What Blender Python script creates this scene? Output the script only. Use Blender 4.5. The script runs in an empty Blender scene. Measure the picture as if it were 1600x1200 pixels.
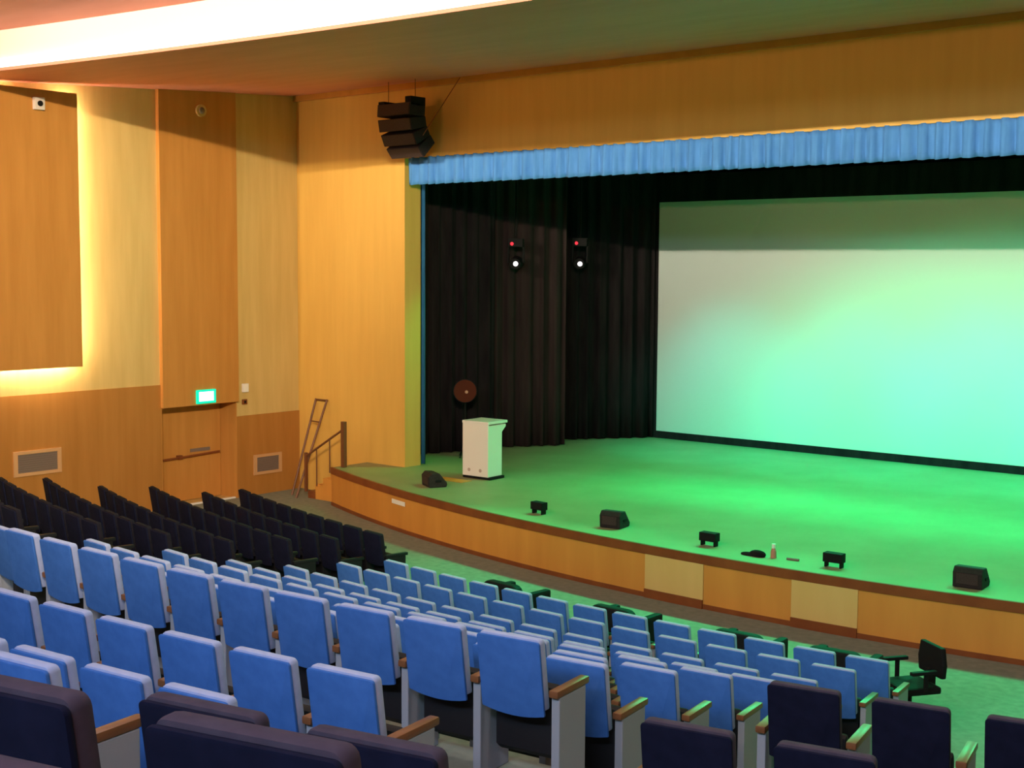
import bpy, bmesh, math, random
from mathutils import Vector, Matrix
random.seed(7)
SC = bpy.context.scene
COL = SC.collection

# ------------------------------------------------------------------ camera
FPX, YAW, PITCH, ROLL = 2091.41, math.radians(39.84), math.radians(4.923), math.radians(0.35)
CAM_Z = 4.84
fw = Vector((-math.sin(YAW) * math.cos(PITCH), math.cos(YAW) * math.cos(PITCH), -math.sin(PITCH)))
r0 = Vector((math.cos(YAW), math.sin(YAW), 0))
u0 = r0.cross(fw)
cx = r0 * math.cos(ROLL) + u0 * math.sin(ROLL)
cy = -r0 * math.sin(ROLL) + u0 * math.cos(ROLL)
cam = bpy.data.cameras.new('camera')
cam.sensor_fit = 'HORIZONTAL'; cam.sensor_width = 36.0; cam.lens = FPX / 1600 * 36
cam.clip_start = 0.05; cam.clip_end = 200
camo = bpy.data.objects.new('camera', cam); COL.objects.link(camo)
camo.matrix_world = Matrix(((cx.x, cy.x, -fw.x, 0), (cx.y, cy.y, -fw.y, 0), (cx.z, cy.z, -fw.z, CAM_Z), (0, 0, 0, 1)))
SC.camera = camo

# ------------------------------------------------------------------ view, world
SC.view_settings.view_transform = 'Standard'
SC.view_settings.look = 'None'
SC.view_settings.gamma = 1.0
SC.view_settings.exposure = 0.0
SC.view_settings.use_curve_mapping = False
w = bpy.data.worlds.new('world'); SC.world = w; w.use_nodes = True
w.node_tree.nodes['Background'].inputs[0].default_value = (0.5, 0.45, 0.4, 1)
w.node_tree.nodes['Background'].inputs[1].default_value = 0.01

# ------------------------------------------------------------------ large lights
def aim(o, p, t):
    o.location = p
    o.rotation_euler = (Vector(t) - Vector(p)).to_track_quat('-Z', 'Y').to_euler()
def area(name, p, t, sx, sy, power, color, spread=180):
    l = bpy.data.lights.new(name, 'AREA'); l.shape = 'RECTANGLE'; l.size = sx; l.size_y = sy
    l.energy = power; l.color = color; l.spread = math.radians(spread)
    o = bpy.data.objects.new(name, l); COL.objects.link(o); aim(o, p, t); return o
def spot(name, p, t, power, color, deg, blend, rad=0.08):
    l = bpy.data.lights.new(name, 'SPOT'); l.energy = power; l.color = color
    l.spot_size = math.radians(deg); l.spot_blend = blend; l.shadow_soft_size = rad
    o = bpy.data.objects.new(name, l); COL.objects.link(o); aim(o, p, t); return o
# the front-of-house line of warm light: the ceiling lip cuts its top edge on the walls
area('house_front_light', (-10, -2.0, 9.95), (-10, 19.4, 7.6), 22, 0.1, 300, (1.0, 0.90, 0.66), 24)
area('house_front_flood', (-10, -2.4, 10.0), (-10, 19.4, 3.5), 22, 0.1, 270, (1.0, 0.76, 0.50), 75)
area('left_wall_fill', (2.5, -2.2, 9.97), (-22.3, 14.0, 6.0), 2.5, 0.1, 500, (1.0, 0.80, 0.52), 46)  # extra warm fill, added to brighten the left wall
# added dim amber fill to warm header and ceiling, passing under the lip
area('header_warm_fill', (-9, -5.6, 7.1), (-9, 19.4, 8.2), 20, 0.25, 75, (1.0, 0.44, 0.27), 36)
# downlights over the seats
area('house_down_light', (-8, 7.0, 9.0), (-8, 7.4, 0), 20, 0.5, 360, (1.0, 0.86, 0.76))
# cool light over the rear seats
area('rear_cool_light', (-4, -4.5, 9.4), (-8, 7.0, 1.0), 14, 1.0, 500, (0.58, 0.77, 1.0), 110)
# green stage lights on the batten behind the valance
for gx, tx, ty, pw, cone in ((-13.2, -12.6, 17.2, 1150, 106), (-11.0, -10.6, 16.6, 1000, 110), (-8.6, -8.0, 16.6, 850, 110), (-5.6, -5.0, 16.6, 850, 110), (-2.0, -1.4, 16.6, 850, 110),
                             (-14.2, -14.6, 22.6, 700, 84), (-12.2, -12.2, 24.6, 1200, 104), (-9.6, -9.6, 24.6, 1250, 110), (-6.6, -6.6, 24.6, 1250, 110), (-3.2, -3.2, 24.6, 1250, 110)):
    spot('stage_green_light', (gx, 21.2, 6.75), (tx, ty, 0.78), pw, (0.0, 1.0, 0.34), cone, 0.7, 0.12)
spot('reveal_green_light', (-17.6, 20.6, 6.7), (-19.05, 19.7, 1.2), 520, (0.0, 1.0, 0.2), 40, 1.0, 0.1)
for gx in (-14.2, -11.6, -9.0, -6.0, -3.0):
    spot('stage_apron_light', (gx, 21.2, 6.75), (gx, 13.9, 0.0), 2100, (0.0, 1.0, 0.40), 33, 0.8, 0.12)
# green wash on the lower half of the screen
for gx in (-16.2, -13.2, -10.2, -7.2, -4.2):
    spot('screen_green_light', (gx, 21.6, 6.75), (gx + .3, 27.0, 0.4), 1250, (0.0, 1.0, 0.70), 54, 1.0, 0.12)

# ------------------------------------------------------------------ materials
def mat(name, col, rough=0.6, spec=0.3, emit=None, estr=0.0, metal=0.0, sheen=0.0):
    m = bpy.data.materials.new(name); m.use_nodes = True
    b = m.node_tree.nodes['Principled BSDF']
    b.inputs['Base Color'].default_value = (*col, 1); b.inputs['Roughness'].default_value = rough
    b.inputs['Specular IOR Level'].default_value = spec; b.inputs['Metallic'].default_value = metal
    b.inputs['Sheen Weight'].default_value = sheen
    if emit:
        b.inputs['Emission Color'].default_value = (*emit, 1); b.inputs['Emission Strength'].default_value = estr
    return m
def noise_mat(name, c1, c2, scale=(4, 4, 4), rough=0.6, spec=0.3, detail=4, bump=0.0, sheen=0.0):
    m = mat(name, c1, rough, spec, sheen=sheen); nt = m.node_tree; b = nt.nodes['Principled BSDF']
    tc = nt.nodes.new('ShaderNodeTexCoord'); mp = nt.nodes.new('ShaderNodeMapping')
    mp.inputs['Scale'].default_value = scale
    nz = nt.nodes.new('ShaderNodeTexNoise'); nz.inputs['Detail'].default_value = detail
    nz.inputs['Scale'].default_value = 1.0
    cr = nt.nodes.new('ShaderNodeValToRGB')
    cr.color_ramp.elements[0].position = 0.3; cr.color_ramp.elements[1].position = 0.7
    cr.color_ramp.elements[0].color = (*c1, 1); cr.color_ramp.elements[1].color = (*c2, 1)
    L = nt.links.new
    L(tc.outputs['Object'], mp.inputs['Vector']); L(mp.outputs['Vector'], nz.inputs['Vector'])
    L(nz.outputs['Fac'], cr.inputs['Fac']); L(cr.outputs['Color'], b.inputs['Base Color'])
    if bump:
        bp = nt.nodes.new('ShaderNodeBump'); bp.inputs['Strength'].default_value = bump; bp.inputs['Distance'].default_value = 0.01
        L(nz.outputs['Fac'], bp.inputs['Height']); L(bp.outputs['Normal'], b.inputs['Normal'])
    return m
M = dict(
    wood_pale=noise_mat('pale_wood', (0.58, 0.40, 0.14), (0.66, 0.47, 0.18), (6, 6, 0.6), 0.55),
    wood_orange=noise_mat('orange_wood', (0.50, 0.215, 0.045), (0.58, 0.26, 0.06), (6, 6, 0.6), 0.5),
    wood_wainscot=noise_mat('wainscot_wood', (0.40, 0.165, 0.032), (0.46, 0.20, 0.045), (6, 6, 0.6), 0.5),
    wood_front=noise_mat('honey_wood', (0.68, 0.39, 0.085), (0.74, 0.44, 0.10), (5, 5, 0.5), 0.5),
    wood_fascia=noise_mat('fascia_wood', (0.60, 0.25, 0.045), (0.68, 0.30, 0.055), (3, 3, 0.5), 0.5),
    wood_fascia_pale=noise_mat('pale_fascia_wood', (0.66, 0.44, 0.14), (0.72, 0.49, 0.17), (3, 3, 0.5), 0.5),
    wood_dark=noise_mat('red_brown_wood', (0.19, 0.05, 0.015), (0.25, 0.075, 0.02), (3, 3, 3), 0.4),
    wood_arm=noise_mat('armrest_wood', (0.16, 0.058, 0.024), (0.21, 0.08, 0.032), (8, 3, 8), 0.35, 0.5),
    ceiling=noise_mat('ceiling_board', (0.66, 0.25, 0.17), (0.72, 0.28, 0.20), (0.6, 3, 3), 0.6),
    white_paint=mat('white_paint', (0.72, 0.62, 0.57), 0.6),
    carpet=noise_mat('grey_carpet', (0.19, 0.205, 0.165), (0.25, 0.26, 0.21), (9, 9, 9), 0.95, 0.1, bump=0.2),
    stage_floor=noise_mat('stage_floor', (0.26, 0.27, 0.14), (0.31, 0.31, 0.17), (1.2, 1.2, 1), 0.55, 0.2),
    black_cloth=noise_mat('black_cloth', (0.012, 0.009, 0.011), (0.022, 0.017, 0.019), (6, 6, 1), 0.95, 0.05),
    black_cloth_worn=noise_mat('worn_black_cloth', (0.026, 0.017, 0.018), (0.040, 0.027, 0.027), (5, 5, 0.7), 0.95, 0.05),
    blue_cloth=noise_mat('blue_cloth', (0.075, 0.24, 0.60), (0.10, 0.30, 0.70), (9, 9, 2), 0.85, 0.1),
    teal_cloth=noise_mat('teal_cloth', (0.02, 0.10, 0.22), (0.03, 0.13, 0.27), (9, 9, 2), 0.9, 0.1),
    screen=mat('screen_fabric', (0.56, 0.60, 0.61), 0.8, 0.1),
    black=mat('black_plastic', (0.010, 0.009, 0.010), 0.7, 0.12),
    black_metal=mat('black_metal', (0.010, 0.009, 0.009), 0.7, 0.12),
    speaker=noise_mat('speaker_cloth', (0.018, 0.012, 0.013), (0.028, 0.019, 0.020), (30, 30, 30), 0.8),
    grille=noise_mat('dark_grille', (0.035, 0.02, 0.02), (0.05, 0.03, 0.03), (60, 60, 60), 0.7),
    rail=mat('brown_metal', (0.16, 0.055, 0.02), 0.4, 0.5),
    led=mat('cove_led', (1, 1, 1), 0.5, emit=(1.0, 0.86, 0.72), estr=1.7),
    led_back=mat('panel_led', (1, 1, 1), 0.5, emit=(1.0, 0.87, 0.60), estr=110.0),
    seat_blue=noise_mat('blue_upholstery', (0.042, 0.140, 0.46), (0.055, 0.165, 0.52), (14, 14, 14), 0.85, 0.15),
    seat_pad=noise_mat('pale_blue_upholstery', (0.36, 0.41, 0.64), (0.42, 0.47, 0.72), (14, 14, 14), 0.85, 0.15),
    seat_navy=noise_mat('navy_upholstery', (0.006, 0.007, 0.022), (0.009, 0.010, 0.030), (14, 14, 14), 0.85, 0.1),
    seat_navy_pad=noise_mat('dusky_upholstery', (0.055, 0.042, 0.065), (0.075, 0.058, 0.085), (14, 14, 14), 0.9, 0.15),
    seat_black_pad=noise_mat('black_upholstery', (0.012, 0.010, 0.016), (0.018, 0.015, 0.023), (14, 14, 14), 0.9, 0.1),
    seat_panel=mat('grey_blue_paint', (0.30, 0.31, 0.37), 0.6, 0.3),
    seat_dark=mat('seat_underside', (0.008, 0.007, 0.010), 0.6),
    vent=mat('vent_grey', (0.21, 0.15, 0.12), 0.6),
    vent_frame=mat('vent_frame_paint', (0.60, 0.33, 0.15), 0.6),
    lectern=mat('lectern_white', (0.82, 0.76, 0.72), 0.45),
    mark=mat('dull_mark', (0.50, 0.38, 0.34), 0.6),
    exit=mat('exit_face', (0.9, 1, 0.95), 0.5, emit=(0.75, 1.0, 0.92), estr=2.2),
    exit_green=mat('exit_green', (0.0, 0.6, 0.35), 0.5, emit=(0.0, 0.75, 0.45), estr=1.0),
    red_led=mat('red_indicator', (0.8, 0, 0), 0.5, emit=(1.0, 0.03, 0.06), estr=1.2),
    white_led=mat('white_lens', (1, 1, 1), 0.5, emit=(0.95, 0.9, 1.0), estr=1.6),
    par_lens=mat('dim_orange_lens', (0.05, 0.014, 0.008), 0.8, 0.05, emit=(0.10, 0.02, 0.008), estr=0.22),
    par_core=mat('orange_filament', (0.1, 0.05, 0.02), 0.6, emit=(0.5, 0.25, 0.12), estr=0.5),
    strip=mat('pale_nosing', (0.85, 0.66, 0.56), 0.4, 0.5),
    paper=mat('white_paper', (0.85, 0.82, 0.76), 0.6),
    skin=mat('pinkish_plastic', (0.55, 0.22, 0.16), 0.5),
    chrome=mat('dull_steel', (0.5, 0.48, 0.45), 0.35, metal=0.8),
    dark_wall=mat('dark_stage_paint', (0.012, 0.011, 0.011), 0.9, 0.1),
    rear_wall=mat('rear_wall_paint', (0.30, 0.20, 0.11), 0.8),
)

# ------------------------------------------------------------------ mesh helpers
class MB:
    def __init__(s): s.bm = bmesh.new()
    def box(s, x0, x1, y0, y1, z0, z1, bevel=0.0, xf=None):
        b = bmesh.new()
        vs = [b.verts.new(p) for p in ((x0,y0,z0),(x1,y0,z0),(x1,y1,z0),(x0,y1,z0),(x0,y0,z1),(x1,y0,z1),(x1,y1,z1),(x0,y1,z1))]
        for f in ((0,3,2,1),(4,5,6,7),(0,1,5,4),(1,2,6,5),(2,3,7,6),(3,0,4,7)): b.faces.new([vs[i] for i in f])
        if bevel: bmesh.ops.bevel(b, geom=b.edges[:], offset=bevel, segments=2, profile=0.6, affect='EDGES')
        s.add(b, xf); return s
    def add(s, b, xf=None):
        if xf is not None: bmesh.ops.transform(b, matrix=xf, verts=b.verts[:])
        me = bpy.data.meshes.new('tmp'); b.to_mesh(me); b.free(); s.bm.from_mesh(me); bpy.data.meshes.remove(me)
    def prism(s, pts, d, axis='y', bevel=0.0, xf=None):
        """closed outline PTS (2-D) from d[0] to d[1] along AXIS"""
        b = bmesh.new()
        def P(p, t): return {'y': (p[0], t, p[1]), 'x': (t, p[0], p[1]), 'z': (p[0], p[1], t)}[axis]
        a = [b.verts.new(P(p, d[0])) for p in pts]; c = [b.verts.new(P(p, d[1])) for p in pts]
        n = len(pts); b.faces.new(a); b.faces.new(c[::-1])
        for i in range(n): b.faces.new((a[i], c[i], c[(i+1) % n], a[(i+1) % n]))
        bmesh.ops.recalc_face_normals(b, faces=b.faces[:])
        if bevel:
            es = [e for e in b.edges if len(e.link_faces) == 2 and e.calc_face_angle(0) > 0.9]
            bmesh.ops.bevel(b, geom=es, offset=bevel, segments=2, profile=0.6, affect='EDGES')
        s.add(b, xf); return s
    def tube(s, p, q, r, n=10, r2=None):
        p, q = Vector(p), Vector(q); d = q - p; L = d.length
        b = bmesh.new(); bmesh.ops.create_cone(b, cap_ends=True, segments=n, radius1=r, radius2=r if r2 is None else r2, depth=L)
        s.add(b, Matrix.Translation((p + q) / 2) @ d.to_track_quat('Z', 'Y').to_matrix().to_4x4()); return s
    def ball(s, c, r, sc=(1,1,1), n=12):
        b = bmesh.new(); bmesh.ops.create_uvsphere(b, u_segments=n, v_segments=n//2+2, radius=r)
        s.add(b, Matrix.Translation(c) @ Matrix.Diagonal((*sc, 1))); return s
    def mesh(s, name, m, smooth=False):
        bmesh.ops.recalc_face_normals(s.bm, faces=s.bm.faces[:])
        me = bpy.data.meshes.new(name); s.bm.to_mesh(me); s.bm.free(); me.materials.append(m)
        if smooth:
            me.shade_smooth()
            try: me.set_sharp_from_angle(angle=math.radians(38))
            except Exception: pass
        return me
def obj(name, mb, m=None, parent=None, smooth=False):
    me = mb.mesh(name, m, smooth) if isinstance(mb, MB) else mb
    o = bpy.data.objects.new(name, me); COL.objects.link(o)
    if parent: o.parent = parent
    return o
def tag(o, label=None, cat=None, group=None, kind=None):
    if label: o['label'] = label
    if cat: o['category'] = cat
    if group: o['group'] = group
    if kind: o['kind'] = kind
    return o
def thing(name, label, cat, loc=(0,0,0), rz=0.0, group=None):
    o = bpy.data.objects.new(name, None); COL.objects.link(o); o.empty_display_size = 0.1
    o.location = loc; o.rotation_euler = (0, 0, rz); return tag(o, label, cat, group)
def struct(name, mb, m, label=None):
    o = obj(name, mb, m); return tag(o, label, None, None, 'structure')
def rawmesh(name, verts, faces, m, smooth=False):
    me = bpy.data.meshes.new(name); me.from_pydata(verts, [], faces); me.update(); me.materials.append(m)
    if smooth: me.shade_smooth()
    return me

# ------------------------------------------------------------------ the hall
XL, XR, YP, YB = -22.3, 4.1, 19.43, -6.0          # left wall, right wall, proscenium wall, rear wall
OL, OR = -19.05, 0.85                             # proscenium opening
AX, RR = -8.967, 29.65                            # arcs of the seat rows
ZS = 0.78                                         # stage height
def sag(x): return RR - math.sqrt(RR * RR - (x - AX) ** 2)
def arc_pt(apex, s):
    a = s / RR
    return AX + RR * math.sin(a), apex + RR * (1 - math.cos(a)), a

# terraces: (apex of the rear riser, floor height), from the stage to the rear
TERR = [(12.08, 0.0), (11.17, .13), (10.24, .26), (9.27, .51), (8.35, .79), (7.30, 1.09), (6.20, 1.41), (5.54, 1.72),
        (4.15, 1.83), (3.27, 1.93), (2.45, 2.25), (1.60, 2.61), (0.50, 3.04), (-0.28, 3.25), (-1.30, 3.60), (-9.9, 4.1)]
N = 72
xs = [XL + (XR - XL) * i / N for i in range(N + 1)]
V, F = [], []
def strip(a, b):
    k = len(V)
    V.extend(a); V.extend(b); n = len(a)
    for i in range(n - 1): F.append((k + i, k + i + 1, k + n + i + 1, k + n + i))
front = [(x, 28.6, 0.0) for x in xs]
for j, (ap, z) in enumerate(TERR):
    edge = [(x, max(ap + sag(x), YB), z) for x in xs]
    strip(front, edge)
    if j + 1 < len(TERR):
        up = [(x, y, TERR[j + 1][1]) for x, y, _ in edge]
        strip(edge, up); front = up
floor = tag(obj('floor', rawmesh('floor', V, F, M['carpet'])), 'grey green carpeted floor rising in curved steps', kind='structure')

# left wall with its wood panels
WL = MB().box(XL - .7, XL, YB, 15.83, 0, 10.6).box(XL - .7, XL, 15.83, 17.71, 2.04, 10.6).box(XL - .7, XL, 17.71, YP, 0, 10.6).box(XL - .7, XL - .55, 15.83, 17.71, -.05, 2.04).box(XL - .55, XL, 15.83, 17.71, -.05, 0.0)
wall_left = struct('wall_left', WL, M['wood_pale'], 'side wall of pale and orange wood panels')
def panel(name, y0, y1, z0, z1, m, t=0.02): return obj(name, MB().box(XL, XL + t, y0, y1, z0, z1), M[m], wall_left)
panel('wainscot', YB, 15.83, 0.0, 2.5, 'wood_wainscot')
panel('wainscot', 17.71, YP, 0.0, 1.72, 'wood_wainscot')
panel('tall_panel', 15.83, 17.71, 2.04, 9.0, 'wood_orange', 0.10)
obj('door_lining', MB().box(XL - .55, XL + .02, 17.69, 17.712, 0.0, 2.04).box(XL - .55, XL + .02, 15.828, 15.85, 0.0, 2.04), M['wood_orange'], wall_left)
DX = XL - .55
door = struct('door_1', MB().box(DX, DX + 0.05, 15.86, 17.68, 0.01, 2.03, 0.005), M['wood_orange'], 'orange wooden exit door under the green sign')
obj('push_bar', MB().tube((DX + .12, 15.95, .90), (DX + .12, 17.6, .96), .022).box(DX + .05, DX + .14, 16.55, 16.65, .89, .97), M['wood_dark'], door)
obj('door_plate', MB().box(DX + .05, DX + .065, 16.9, 17.4, 1.0, 1.07), M['vent'], door)
obj('door_light_gap', MB().box(XL - .04, XL + .02, 16.0, 17.66, 0.0, 0.03), M['paper'], door)  # white strip standing in for light leaking under the door

# proscenium wall: left pier, header, right pier
wf = MB().box(XL, OL, YP, YP + .46, 0, 9.2).box(OL, OR, YP, YP + .46, 7.03, 9.2).box(OR, XR, YP, YP + .46, 0, 9.2)
wall_front = struct('wall_front', wf, M['wood_front'], 'honey wood wall framing the stage opening')
struct('wall_right', MB().box(XR, XR + .3, YB, YP, 0, 10.6), M['wood_orange'])
struct('wall_rear', MB().box(XL, XR, YB - .3, YB, 0, 10.6), M['rear_wall'])
# stage house
struct('wall_stage', MB().box(XL, XR, 28.5, 28.8, 0, 9.2), M['dark_wall'], 'black rear wall of the stage house')
struct('wall_stage_left', MB().box(XL - .3, XL, YP, 28.8, 0, 9.2), M['dark_wall'])
struct('wall_stage_right', MB().box(XR, XR + .3, YP, 28.8, 0, 9.2), M['dark_wall'])
struct('ceiling_stage', MB().box(XL, XR, YP + .46, 28.8, 9.0, 9.3), M['dark_wall'])

# ceiling: low front board, lit riser with its lip, high rear board
def lip_y(x): return 12.55 - (x + 8) ** 2 / 175
LZ = 8.0
V, F = [], []
def zf(y, x): return LZ + (8.5 - LZ) * (y - lip_y(x)) / (YP - lip_y(x))
strip([(x, lip_y(x), LZ) for x in xs], [(x, YP, 8.5) for x in xs])
strip([(x, lip_y(x) + .0, LZ + .05) for x in xs], [(x, lip_y(x), LZ) for x in xs])
tag(obj('ceiling_front', rawmesh('ceiling_front', V, F, M['ceiling'])), 'brown ceiling board sloping up to the stage', kind='structure')
RZ = 8.66
V, F = [], []
strip([(x, lip_y(x) + .06, LZ + .05) for x in xs], [(x, lip_y(x) + .06, RZ) for x in xs])
strip([(x, lip_y(x), LZ + .05) for x in xs], [(x, lip_y(x) + .06, LZ + .05) for x in xs])
tag(obj('ceiling_riser', rawmesh('ceiling_riser', V, F, M['white_paint'])), 'white riser between the two ceiling levels', kind='structure')
V, F = [], []
strip([(x, lip_y(x) + .06, RZ) for x in xs], [(x, YB, RZ + .1 * 18.4) for x in xs])
tag(obj('ceiling_rear', rawmesh('ceiling_rear', V, F, M['ceiling'])), 'brown rear ceiling above the seats', kind='structure')
struct('trim_1', MB().box(XL, XR, YP - .10, YP, 8.38, 8.5), M['wood_fascia'], 'thin cornice where ceiling meets stage wall')
# the cove light lying along the lip
V, F = [], []
a = [(x, lip_y(x) + .005, LZ + .05) for x in xs]; b = [(x, lip_y(x) - .03, LZ + .10) for x in xs]
c = [(x, lip_y(x) - .0, LZ + .20) for x in xs]; d = [(x, lip_y(x) + .058, LZ + .20) for x in xs]
strip(a, b); strip(b, c); strip(c, d)
cove = tag(obj('cove_light', rawmesh('cove_light', V, F, M['led'])), 'long glowing white cove light along the ceiling step', 'light')

# ------------------------------------------------------------------ stage
SCX, SCY, SR = -9.2, 44.5, 28.25
def stage_front(x): return SCY - math.sqrt(SR * SR - (x - SCX) ** 2)
X0S, X1S = -20.15, 1.75
sx = [X0S + (X1S - X0S) * i / 80 for i in range(81)]
outline = [(x, stage_front(x)) for x in sx] + [(X1S, YP + .01), (XR - .01, YP + .01), (XR - .01, 28.45), (XL + .01, 28.45), (XL + .01, YP + .48), (OL, YP + .48), (OL, YP - .001), (X0S, YP - .001)]
outline[81:83] = [(X1S, YP - .001), (OR, YP - .001), (OR, YP + .48), (XR - .01, YP + .48)]
stage = struct('stage', MB().prism(outline, (0.0, ZS - .002), 'z'), M['stage_floor'], 'raised stage with a curved front edge')
def band(xa, xb, off, z0, z1, t=0.03, n=40):
    V, F = [], []
    pts = []
    for i in range(n + 1):
        x = xa + (xb - xa) * i / n
        dx, dy = x - SCX, stage_front(x) - SCY
        L = math.hypot(dx, dy); pts.append((dx / L, dy / L))
    def ring(r, z): return [(SCX + p[0] * r, SCY + p[1] * r, z) for p in pts]
    r0_, r1_ = SR + off, SR + off + t
    A, B, C, D = ring(r0_, z0), ring(r1_, z0), ring(r1_, z1), ring(r0_, z1)
    k = n + 1; V = A + B + C + D
    for j in range(4):
        for i in range(n):
            F.append((j * k + i, j * k + i + 1, ((j + 1) % 4) * k + i + 1, ((j + 1) % 4) * k + i))
    F.append((0, k, 2 * k, 3 * k)); F.append((k - 1, 4 * k - 1, 3 * k - 1, 2 * k - 1))
    return V, F
def bandobj(name, m, *a, parent=stage):
    V, F = band(*a); o = obj(name, rawmesh(name, V, F, M[m]), None, parent); return o
bandobj('fascia', 'wood_fascia', X0S, X1S, 0.0, 0.07, ZS - .13)
bandobj('stage_nosing', 'wood_dark', X0S, X1S, 0.0, ZS - .13, ZS + .004, .05)
bandobj('base_trim', 'wood_dark', X0S, X1S, 0.0, 0.0, 0.07, .045)
for xa, xb in ((-10.98, -9.95), (-8.55, -7.60), (-4.5, -3.5)):
    bandobj('fascia_panel', 'wood_fascia_pale', xa, xb, .03, .13, ZS - .13, .015, 8)
    bandobj('panel_plinth', 'wood_dark', xa, xb, .045, 0.0, .13, .02, 8)
obj('end_face', MB().box(X0S - .03, X0S, stage_front(X0S), YP, 0, ZS - .13), M['wood_fascia'], stage)
V, F = band(-17.42, -16.95, .035, .50, .58, .008, 4)
tag(obj('paper_label', rawmesh('paper_label', V, F, M['paper'])), 'small white paper label on the orange stage front', 'label')

# stage steps at the left end, with their handrail
st = thing('stage_steps', 'short wooden steps rising to the left end of the stage', 'steps', (-20.2, 18.95, 0))
for i in range(4):
    h = ZS * (i + 1) / 5
    obj('step', MB().box(-.98 + i * .235, -.98 + (i + 1) * .235 + .01, -.26, .46, 0.0, h, .006), M['wood_fascia'] if i else M['wood_dark'], st)
hr = thing('handrail', 'brown metal handrail sloping down the stage steps', 'handrail', (-20.2, 18.60, 0))
obj('post', MB().box(.18, .27, -.045, .045, ZS, 1.72, .01), M['rail'], hr)
obj('post', MB().box(-.96, -.90, -.03, .03, 0.155, 0.98, .008), M['rail'], hr)
obj('rail', MB().tube((-.93, 0, .90), (.2, 0, 1.55), .024), M['rail'], hr)
obj('baluster', MB().tube((-.60, 0, .30), (-.60, 0, 1.08), .014), M['rail'], hr)
obj('baluster', MB().tube((-.20, 0, .62), (-.20, 0, 1.31), .014), M['rail'], hr)
ld = thing('ladder_frame', 'tall narrow brown metal frame leaning against the wall by the stage steps', 'ladder', (-21.5, 18.6, 0))
obj('stile', MB().tube((-.20, .10, 0), (-.20, .80, 2.02), .024), M['rail'], ld)
obj('stile', MB().tube((.16, -.10, 0), (.16, .79, 2.02), .024), M['rail'], ld)
obj('rung', MB().tube((-.20, .79, 2.0), (.16, .78, 2.0), .02), M['rail'], ld)
obj('rung', MB().tube((-.20, .63, 1.55), (.16, .58, 1.55), .016), M['rail'], ld)

# ------------------------------------------------------------------ curtains and screen
def pleats(p, q, z0, z1, amp, wl, m, name, parent=None, hem=0.0, thick=0.008, nz=6, seed=1):
    rnd = random.Random(seed); p, q = Vector(p), Vector(q); d = q - p; L = d.length; d /= L; nrm = Vector((-d.y, d.x))
    n = max(8, int(L / wl * 9)); ph = 0; V, F = [], []; cols = []
    for i in range(n + 1):
        t = i / n; ph += (2 * math.pi * L / wl / n) * rnd.uniform(.55, 1.5)
        cols.append((t, math.sin(ph) + .35 * math.sin(2.3 * ph + 1), rnd.uniform(-1, 1)))
    for k in range(nz + 1):
        s = k / nz; z = z1 + (z0 - z1) * s
        for t, w_, r_ in cols:
            o = nrm * (amp * w_ * (.65 + .35 * s)); b = p + d * (L * t) + o
            V.append((b.x, b.y, z + (hem * w_ * s)))
    c = n + 1
    for k in range(nz):
        for i in range(n): F.append((k * c + i, k * c + i + 1, (k + 1) * c + i + 1, (k + 1) * c + i))
    o = obj(name, rawmesh(name, V, F, M[m], True), None, parent)
    sm = o.modifiers.new('thickness', 'SOLIDIFY'); sm.thickness = thick
    return o
val = pleats((OL + .07, YP + .02), (OR - .07, YP + .02), 6.50, 7.04, .06, .26, 'blue_cloth', 'valance_curtain', hem=.012, seed=3)
tag(val, 'short pleated blue valance across the top of the stage opening', 'curtain')
edge = pleats((OL - .06, 19.96), (OL + .075, 19.96), ZS + .02, 7.6, .025, .09, 'teal_cloth', 'side_curtain', seed=4)
tag(edge, 'narrow blue curtain edge hanging down beside the stage opening', 'curtain')
for pq, lab, m in (
    (((-20.3, 20.5), (-19.48, 22.75)), 'black side curtain nearest the stage opening', 'black_cloth'),
    (((-19.75, 22.85), (-18.72, 24.35)), 'faded black side curtain between the other two', 'black_cloth_worn'),
    (((-19.75, 24.6), (-18.05, 26.95)), 'black side curtain next to the white screen', 'black_cloth')):
    tag(pleats(*pq, ZS + .02, 8.6, .07, .34, m, 'leg_curtain', seed=int(-pq[0][1] * 7) & 63), lab, 'curtain', 'black curtains at the side of the stage')
tag(pleats((XL + .2, 28.2), (XR - .2, 28.2), ZS + .02, 8.8, .06, .4, 'black_cloth', 'back_curtain', nz=2, seed=12), 'black back curtain behind the white screen', 'curtain')
scr = thing('projection_screen', 'huge blank white projection screen at the back of the stage', 'screen', (-9.0, 27.05, ZS))
sw = 8.98
obj('screen_fabric', MB().box(-sw, sw, -.03, .0, .17, 5.66), M['screen'], scr)
for nm, a_ in (('lower_border', (-sw - .12, sw + .12, -.05, .06, 0.0, .17)), ('upper_border', (-sw - .12, sw + .12, -.05, .06, 5.66, 6.3)),
               ('side_border', (-sw - .14, -sw, -.05, .06, .17, 5.66)), ('side_border', (sw, sw + .14, -.05, .06, .17, 5.66))):
    obj(nm, MB().box(*a_), M['black_cloth'], scr)

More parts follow.
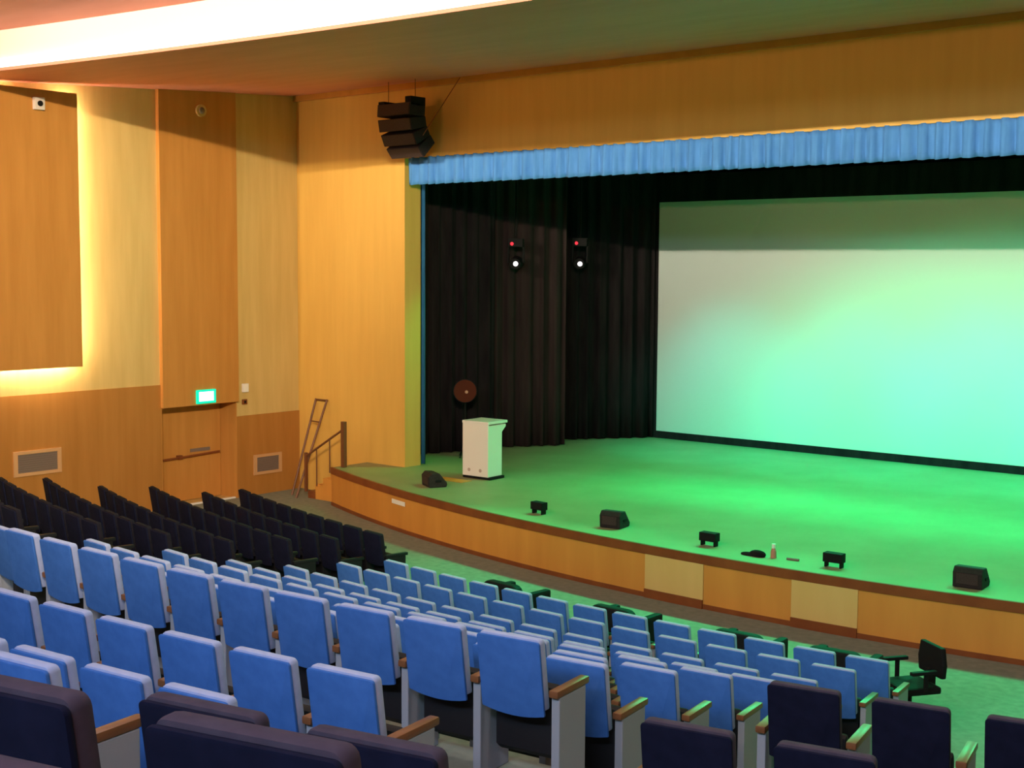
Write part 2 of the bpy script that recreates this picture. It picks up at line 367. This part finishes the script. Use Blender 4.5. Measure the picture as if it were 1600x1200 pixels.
# ------------------------------------------------------------------ wall fittings
bp_ = thing('backlit_panel', 'large brown wall panel glowing with light around its edges', 'wall panel', (XL, 13.12, 2.98))
obj('board', MB().box(.20, .26, -.82, .83, 0, 5.0, .004), M['wood_orange'], bp_)
obj('rear_frame', MB().box(0.02, .20, -.5, .5, .4, 4.6), M['wood_dark'], bp_)
for nm, a_ in (('light_strip', (.14, .17, .70, .74, .08, 4.95)), ('light_strip', (.14, .17, -.74, -.70, .08, 4.95)), ('light_strip', (.14, .17, -.68, .68, .08, .12))):
    obj(nm, MB().box(*a_), M['led_back'], bp_)
cm = thing('wall_camera', 'small white square camera high on the glowing wall panel', 'camera', (XL + .26, 13.15, 7.72))
obj('housing', MB().box(0, .09, -.10, .10, -.11, .11, .012), M['white_paint'], cm)
obj('lens', MB().tube((.08, 0, 0), (.11, 0, 0), .05, 16), M['black'], cm)
sn = thing('wall_sensor', 'round sensor high on the tall orange panel over the door', 'sensor', (XL + .10, 16.82, 7.95))
obj('ring', MB().tube((0, 0, 0), (.05, 0, 0), .12, 20), M['wood_pale'], sn)
obj('dome', MB().ball((.05, 0, 0), .07, (.6, 1, 1)), M['vent'], sn)
ex = thing('exit_sign', 'glowing green and white exit sign above the orange door', 'sign', (XL + .10, 16.85, 2.07))
obj('case', MB().box(0, .05, -.235, .235, 0, .28, .008), M['exit_green'], ex)
obj('lit_face', MB().box(.05, .056, -.19, .17, .05, .24), M['exit'], ex)
lb = thing('wall_lamp', 'small pale fitting on the wall right of the door', 'lamp', (XL, 17.93, 2.16))
obj('shade', MB().box(0, .07, -.07, .07, .06, .24, .01), M['paper'], lb)
sb = thing('switch_box', 'small dark switch box under the pale wall fitting', 'switch', (XL, 17.92, 1.96))
obj('box', MB().box(0, .04, -.06, .06, 0, .11, .006), M['wood_dark'], sb); obj('button', MB().box(.04, .05, -.02, .02, .03, .08), M['black'], sb)
for lab, y0, y1, z0, z1 in (('grey wall vent left of the exit door', 12.64, 13.60, 1.02, 1.48), ('smaller grey wall vent right of the exit door', 18.14, 18.90, .43, .86)):
    v = thing('air_vent', lab, 'vent', (XL + .02, (y0 + y1) / 2, z0), 0, 'wall vents'); hw = (y1 - y0) / 2; H = z1 - z0
    fr = MB()
    for a_ in ((-hw, hw, 0, .06), (-hw, hw, H - .06, H)): fr.box(0, .03, a_[0], a_[1], a_[2], a_[3])
    for a_ in ((-hw, -hw + .08), (hw - .08, hw)): fr.box(0, .03, a_[0], a_[1], .06, H - .06)
    obj('frame', fr, M['vent_frame'], v)
    gm = MB().box(0, .008, -hw + .08, hw - .08, .06, H - .06)
    for i in range(9):
        z = .07 + (H - .14) * i / 8; gm.box(.008, .022, -hw + .08, hw - .08, z - .008, z + .004)
    obj('grille', gm, M['vent'], v)

# ------------------------------------------------------------------ hung loudspeakers
la = thing('line_array', 'cluster of black loudspeakers hung in a curve above the valance corner', 'loudspeaker', (-18.43, 18.72, 0))
P = Vector((0, 0, 7.97)); tilt = math.radians(-4)
obj('hanging_bracket', MB().box(-.44, -.28, -.2, .2, 7.93, 8.04, .01).box(.28, .44, -.2, .2, 7.93, 8.10, .01).box(-.44, .44, -.03, .03, 7.93, 7.97), M['black_metal'], la)
obj('hanging_cable', MB().tube((.36, .0, 8.06), (.36, 0, 8.44), .006).tube((-.36, 0, 8.0), (-.36, 0, 8.44), .006), M['speaker'], la)
for i in range(4):
    h = .235
    Rm = Matrix.Translation(P) @ Matrix.Rotation(tilt, 4, 'X')
    bx = obj('cabinet', MB().prism([(-.22, 0), (.20, -.02), (.20, -h + .02), (-.22, -h)], (-.44, .44), 'x', .01, Rm), M['speaker'], la)
    obj('front_grille', MB().box(-.42, .42, -.23, -.218, -h + .012, -.012, 0.003, Rm), M['grille'], bx)
    P = P + Matrix.Rotation(tilt, 3, 'X') @ Vector((0, .015, -h - .003)); tilt += math.radians(15)
tag(obj('hanging_wire', MB().tube((-17.75, 18.6, 7.35), (-17.35, 19.2, 8.46), .008, 6), M['wood_dark']), 'thin dark wire running up from the hung loudspeakers to the ceiling', 'wire')

# ------------------------------------------------------------------ lectern and things on the stage
lc = thing('lectern', 'white lectern with a black plinth standing on the green lit stage', 'lectern', (-17.0, 19.5, ZS), math.radians(2))
obj('plinth', MB().box(-.33, .35, -.21, .24, 0, .05, .005), M['black'], lc)
bodyp = [(-.20, .05), (.22, .05), (.22, .90), (.34, 1.0), (.34, 1.05), (-.20, 1.05)]
obj('body', MB().prism(bodyp, (-.30, .30), 'x', .006), M['lectern'], lc)
obj('front_panel', MB().box(-.32, .32, -.235, -.20, .05, 1.12, .012), M['lectern'], lc)
obj('top_lip', MB().box(-.33, .33, -.24, .36, 1.07, 1.125, .014), M['lectern'], lc)
for x in (-.15, .13):
    obj('emblem', MB().tube((x, -.24, .17), (x, -.236, .17), .035, 16), M['mark'], lc)
def wedge(lab, loc, rz, wd):
    t = thing('stage_monitor', lab, 'loudspeaker', loc, rz, 'monitor wedges along the stage edge'); h = wd / 2
    pr = [(-.17, 0), (.17, 0), (.19, .06), (.02, .26), (-.12, .27), (-.18, .20)]
    b = obj('cabinet', MB().prism(pr, (-h, h), 'x', .018), M['speaker'], t)
    g_ = Vector((.19, .06)); e = Vector((.02, .26)); dd = (e - g_); nn = Vector((dd.y, -dd.x)).normalized()
    p1, p2 = g_ + dd * .06, g_ + dd * .94
    obj('grille', MB().prism([tuple(p1), tuple(p1 + nn * .012), tuple(p2 + nn * .012), tuple(p2)], (-h + .03, h - .03), 'x'), M['grille'], t)
    obj('rear_panel', MB().box(-h + .05, h - .05, -.187, -.168, .05, .19, .004), M['grille'], t)
    for x in (-h - .012, h): obj('handle', MB().box(x, x + .012, -.05, .06, .10, .14, .003), M['black'], t)
wedge('dark stage monitor at the left end, near the lectern', (-17.0, 18.12, ZS), math.radians(-28), .44)
wedge('dark stage monitor in the middle of the stage edge', (-12.15, 17.12, ZS), math.radians(8), .36)
wedge('large dark stage monitor at the right end of the stage edge', (-6.35, 16.92, ZS), math.radians(4), .38)
def footlight(lab, loc, rz, wd=.28):
    t = thing('footlight', lab, 'stage lamp', loc, rz, 'small lamps on legs along the stage edge'); h = wd / 2
    obj('lamp_box', MB().box(-h, h, -.07, .07, .07, .20, .012), M['black'], t)
    obj('lens', MB().box(-h + .02, h - .02, .07, .076, .085, .185), M['grille'], t)
    for x in (-h + .03, h - .03): obj('leg', MB().box(x - .012, x + .012, -.05, .05, 0, .08, .003), M['black_metal'], t)
footlight('small black lamp on legs in front of the lectern', (-13.75, 17.20, ZS), math.radians(-6), .27)
footlight('small black lamp on legs above the first pale stage panel', (-10.25, 16.86, ZS), math.radians(0))
footlight('small black lamp on legs above the second pale stage panel', (-8.2, 16.76, ZS), math.radians(2))
bt = thing('bottle', 'small white-capped pinkish bottle standing on the stage edge', 'bottle', (-9.12, 16.74, ZS))
obj('bottle_body', MB().tube((0, 0, 0), (0, 0, .10), .045, 14, .04).tube((0, 0, .10), (0, 0, .14), .04, 14, .02), M['skin'], bt, True)
obj('bottle_cap', MB().tube((0, 0, .14), (0, 0, .20), .028, 14), M['paper'], bt)
tag(obj('dark_cloth', MB().ball((-9.34, 16.68, ZS + .03), .12, (1.1, .6, .5)).ball((-9.47, 16.67, ZS + .01), .10, (1.4, .6, .35)), M['black_cloth'], None, True), 'small dark crumpled cloth beside the bottle on the stage edge', 'cloth')
tag(obj('cable_end', MB().tube((-8.92, 16.76, ZS + .015), (-8.74, 16.78, ZS + .015), .018, 8), M['vent']), 'short dark cable end lying between the bottle and a lamp', 'cable')
tag(obj('floor_patch', MB().box(-17.62, -16.85, 18.72, 19.02, ZS, ZS + .006), M['wood_fascia']), 'orange brown mat on the stage floor before the lectern', 'mat')

# moving heads on black drop pipes and the lamp by the curtain
for lab, x, y in (('moving stage light with a red dot hung before the faded curtain', -19.10, 23.0), ('moving stage light with a red dot hung nearest the screen', -18.75, 24.9)):
    k = y / 23.0; zt = CAM_Z + .55 * k; zb = CAM_Z + .13 * k
    t = thing('moving_head', lab, 'stage lamp', (x, y, 0), math.radians(30), 'moving stage lights in the dark wing')
    obj('drop_pipe', MB().tube((0, .02, zt + .1), (0, .02, 9.0), .025), M['black_metal'], t)
    bs = obj('base', MB().box(-.17, .17, -.12, .12, zt - .07, zt + .12, .015), M['black'], t)
    obj('indicator', MB().tube((-.07, -.12, zt), (-.07, -.126, zt), .038, 12), M['red_led'], bs)
    obj('yoke', MB().box(-.19, -.15, -.04, .04, zb, zt - .06, .008).box(.15, .19, -.04, .04, zb, zt - .06, .008), M['black'], t)
    hd = obj('head', MB().tube((0, .14, zb + .02), (0, -.14, zb - .02), .14, 18, .12), M['black'], t, True)
    obj('lens', MB().tube((.02, -.135, zb - .02), (.02, -.150, zb - .022), .055, 16), M['white_led'], hd)
t = thing('stage_lamp', 'dim orange lamp on a stand against the nearest black curtain', 'stage lamp', (-19.08, 21.3, ZS), math.radians(42))
obj('can', MB().tube((0, .25, 1.45), (0, -.08, 1.45), .2, 20, .26), M['black'], t, True)
ln = obj('lens', MB().tube((0, -.08, 1.45), (0, -.10, 1.45), .24, 24), M['par_lens'], t)
obj('filament', MB().ball((.03, -.11, 1.43), .035), M['par_core'], ln)
obj('stand', MB().tube((0, .1, .0), (0, .1, 1.25), .025), M['black_metal'], t)
for i in range(3):
    a_ = i * 2.094; obj('leg', MB().tube((0, .1, .3), (.22 * math.cos(a_), .1 + .22 * math.sin(a_), .01), .014), M['black_metal'], t)

# ------------------------------------------------------------------ seats
TOP, LOW, HW = .95, .475, .220
def lean(z): return (TOP - z) * .15
def shear_prism(outline, y0, y1, bevel):
    b = MB().prism(outline, (y0, y1), 'y', bevel)
    for v in b.bm.verts: v.co.y += lean(v.co.z)
    return b
def back_outline(hw, z0, z1, sagd, r):
    pts = []
    for i in range(9):
        t = -1 + 2 * i / 8; pts.append((hw * t, z0 - sagd * (1 - t * t)))
    for k in range(5):
        a_ = math.pi / 2 * k / 4; pts.append((hw - r + r * math.cos(a_), z1 - r + r * math.sin(a_)))
    for k in range(5):
        a_ = math.pi / 2 + math.pi / 2 * k / 4; pts.append((-hw + r + r * math.cos(a_), z1 - r + r * math.sin(a_)))
    return pts
ME = {}
for kind, shell, pad, side, arm in (('blue', 'seat_blue', 'seat_pad', 'seat_panel', 'wood_arm'), ('navy', 'seat_navy', 'seat_navy_pad', 'seat_panel', 'wood_arm'), ('black', 'seat_navy', 'seat_black_pad', 'seat_dark', 'seat_dark')):
    ME[kind] = dict(
        back_shell=shear_prism(back_outline(HW, LOW, TOP - .012, .03, .02), 0.0, .022, .008).mesh('back_shell', M[shell], True),
        backrest=shear_prism(back_outline(HW - .004, LOW + .03, TOP, .02, .03), .022, .085, .016).mesh('backrest', M[pad], True),
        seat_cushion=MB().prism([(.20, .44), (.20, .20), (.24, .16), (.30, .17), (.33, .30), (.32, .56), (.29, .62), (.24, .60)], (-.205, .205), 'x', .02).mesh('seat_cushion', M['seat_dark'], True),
        side_panel=MB().box(.252, .308, .10, .42, 0.0, .60, .008).mesh('side_panel', M[side]),
        armrest=MB().box(.248, .312, .07, .46, .60, .645, .012).mesh('armrest', M[arm], True),
        end_panel=MB().box(-.308, -.252, .10, .42, 0.0, .60, .008).mesh('side_panel', M[side]),
        end_armrest=MB().box(-.312, -.248, .07, .46, .60, .645, .012).mesh('armrest', M[arm], True),
        hinge_bracket=MB().box(.205, .252, .12, .24, .40, .50, .004).box(-.252, -.205, .12, .24, .40, .50, .004).mesh('hinge_bracket', M['seat_dark']),
    )
def make_seat(kind, first):
    t = thing('auditorium_seat', 'seat', 'seat')
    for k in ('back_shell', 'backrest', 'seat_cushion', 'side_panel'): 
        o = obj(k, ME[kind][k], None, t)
        if k == 'side_panel': obj('armrest', ME[kind]['armrest'], None, o)
    if first:
        o = obj('side_panel', ME[kind]['end_panel'], None, t); obj('armrest', ME[kind]['end_armrest'], None, o)
    return t
PROTO = {}
def copy_tree(o, parent=None):
    c = o.copy(); COL.objects.link(c); c.parent = parent
    for ch in list(o.children): copy_tree(ch, c)
    return c
ORD = ['first', 'second', 'third', 'fourth', 'fifth', 'sixth', 'seventh', 'eighth', 'ninth', 'tenth', 'eleventh', 'twelfth', 'thirteenth']
SKIP = {('K', 6), ('K', 10), ('L', 1), ('L', 2), ('L', 3), ('LF', 0), ('LF', 1)} | {('LG', i) for i in range(7)}  # wholly hidden ones
def seat_row(code, kind, apex, s0, n, floor_z, label_fn, group, pitch=.56, firstpanel=True, start=0):
    for i in range(start, n):
        if (code, i) in SKIP: continue
        key = (kind, firstpanel and i == 0)
        x, y, a_ = arc_pt(apex, s0 + HW + i * pitch)
        if key not in PROTO: o = PROTO[key] = make_seat(*key)
        else: o = copy_tree(PROTO[key])
        o.location = (x, y, floor_z); o.rotation_euler = (0, 0, a_)
        o['label'] = label_fn(i, n); o['group'] = group; o['category'] = 'seat'
# the middle block of pale blue seats: seven curved rows of thirteen
MID = [('F', 12.23, -3.66, 0.0), ('G', 11.32, -3.59, .13), ('H', 10.39, -3.52, .26), ('I', 9.42, -3.38, .51), ('J', 8.50, -3.30, .79), ('K', 7.45, -3.14, 1.09), ('L', 6.37, -2.98, 1.41)]
RN = ['front row, nearest the stage', 'second row from the stage', 'third row from the stage', 'fourth row from the stage', 'fifth row from the stage', 'sixth row from the stage', 'seventh row from the stage']
for r_, (c_, ap, s0, fz) in enumerate(MID):
    seat_row(c_, 'blue', ap, s0, 13, fz, lambda i, n, r_=r_: 'blue seat, middle block, %s, %s from the right' % (RN[r_], ORD[n - 1 - i]), 'blue seats of the middle block')
UP = [('A', 5.69, -1.28, 10, 1.72), ('B', 4.30, 1.0, 6, 1.83), ('C', 3.42, 2.08, 4, 1.93)]
for r_, (c_, ap, s0, n_, fz) in enumerate(UP):
    seat_row(c_, 'blue', ap, s0, n_, fz, lambda i, n, r_=r_: 'large blue seat, %s row of the near raised block, %s from its aisle end' % (ORD[r_], ORD[n - 1 - i]), 'blue seats of the near raised block', firstpanel=False)
seat_row('P', 'blue', 2.60, 3.66, 1, 2.25, lambda i, n: 'large blue end seat whose wooden armrest shows beside the nearest big navy seats', 'blue seats of the near raised block', firstpanel=False)
# the dark seats by the left wall
LEFT = [('LA', 13.2, -9.85, 9, 0.0), ('LB', 12.5, -10.1, 9, 0.0), ('LC', 11.6, -10.65, 10, .13), ('LD', 10.6, -10.65, 10, .26), ('LE', 9.6, -10.65, 10, .51), ('LF', 8.60, -10.65, 10, .79), ('LG', 7.55, -10.65, 10, 1.09)]
for r_, (c_, ap, s0, n_, fz) in enumerate(LEFT):
    seat_row(c_, 'black', ap, s0, n_, fz, lambda i, n, r_=r_: 'black seat, left wall block, %s row from the stage, %s from the wall' % (ORD[r_], ORD[i]), 'black seats by the left wall')
# dark seats nearest the viewer and at the right
seat_row('D', 'navy', 1.75, 5.64, 2, 2.61, lambda i, n: 'navy seat in the row just behind the near blue rows, %s' % ('left one' if i == 0 else 'right one'), 'navy seats nearest the viewer', .60)
seat_row('E', 'navy', .64, 6.28, 2, 3.04, lambda i, n: 'big navy seat, second nearest row, %s' % ('at the left edge beside a wooden armrest' if i == 0 else 'overlapping another navy seat'), 'navy seats nearest the viewer', .64, False)
seat_row('Q', 'navy', -.12, 7.17, 1, 3.25, lambda i, n: 'nearest navy seat, only its dusky padded top showing in the bottom corner', 'navy seats nearest the viewer', .57, False)
seat_row('N', 'navy', 6.62, 5.12, 3, 1.41, lambda i, n: 'navy seat in the front row of the right block, %s from its left end' % ORD[i], 'navy seats of the right block', .63)
seat_row('M', 'navy', 4.45, 5.62, 2, 1.83, lambda i, n: 'navy seat in the second row of the right block, %s' % ('leftmost' if i == 0 else 'next to the leftmost'), 'navy seats of the right block', .63)

# the black swivel chair and low armchairs before the front row
sc = thing('swivel_chair', 'black swivel chair on the green floor at the right end of the front row', 'chair', (-5.66, 13.42, 0), math.radians(-35))
obj('seat', MB().box(-.24, .24, -.22, .24, .40, .48, .03), M['black'], sc)
obj('backrest', MB().prism([(-.22, .55), (.22, .55), (.24, .70), (.20, .88), (-.20, .88), (-.24, .70)], (.24, .30), 'y', .02), M['black'], sc)
obj('back_support', MB().box(-.03, .03, .20, .30, .42, .62, .01), M['black_metal'], sc)
obj('column', MB().tube((0, 0, .08), (0, 0, .42), .03), M['black_metal'], sc)
for x in (-.28, .28): obj('armrest', MB().box(x - .03, x + .03, -.16, .14, .64, .68, .012).box(x - .015, x + .015, .0, .04, .44, .65), M['black'], sc)
bs = obj('star_base', MB().tube((0, 0, .05), (0, 0, .11), .05), M['black_metal'], sc)
for i in range(5):
    a_ = i * 1.2566; lg = obj('base_leg', MB().tube((0, 0, .09), (.30 * math.cos(a_), .30 * math.sin(a_), .07), .022), M['black_metal'], sc)
    obj('caster', MB().ball((.30 * math.cos(a_), .30 * math.sin(a_), .035), .035), M['black'], lg)

def lounge(lab, apex, s_):
    x, y, a_ = arc_pt(apex, s_)
    t = thing('lounge_chair', lab, 'armchair', (x, y, 0), a_, 'low dark armchairs before the front row')
    obj('seat', MB().box(-.27, .27, .10, .62, .20, .42, .04), M['black'], t)
    obj('backrest', MB().prism(back_outline(.33, .20, .68, 0, .12), (0, .14), 'y', .03), M['black'], t)
    for x in (-.38, .27): obj('armrest', MB().box(x, x + .11, .04, .62, .12, .56, .035), M['black'], t)
    for x in (-.3, .3):
        for y in (.1, .56): obj('leg', MB().tube((x, y, 0), (x, y, .22), .022), M['black_metal'], t)
for k, s_ in enumerate((-2.35, -.48, 1.28, 2.45)):
    lounge('low dark armchair beyond the front blue row, %s from the left, only its top showing' % ORD[k], 13.22, s_)
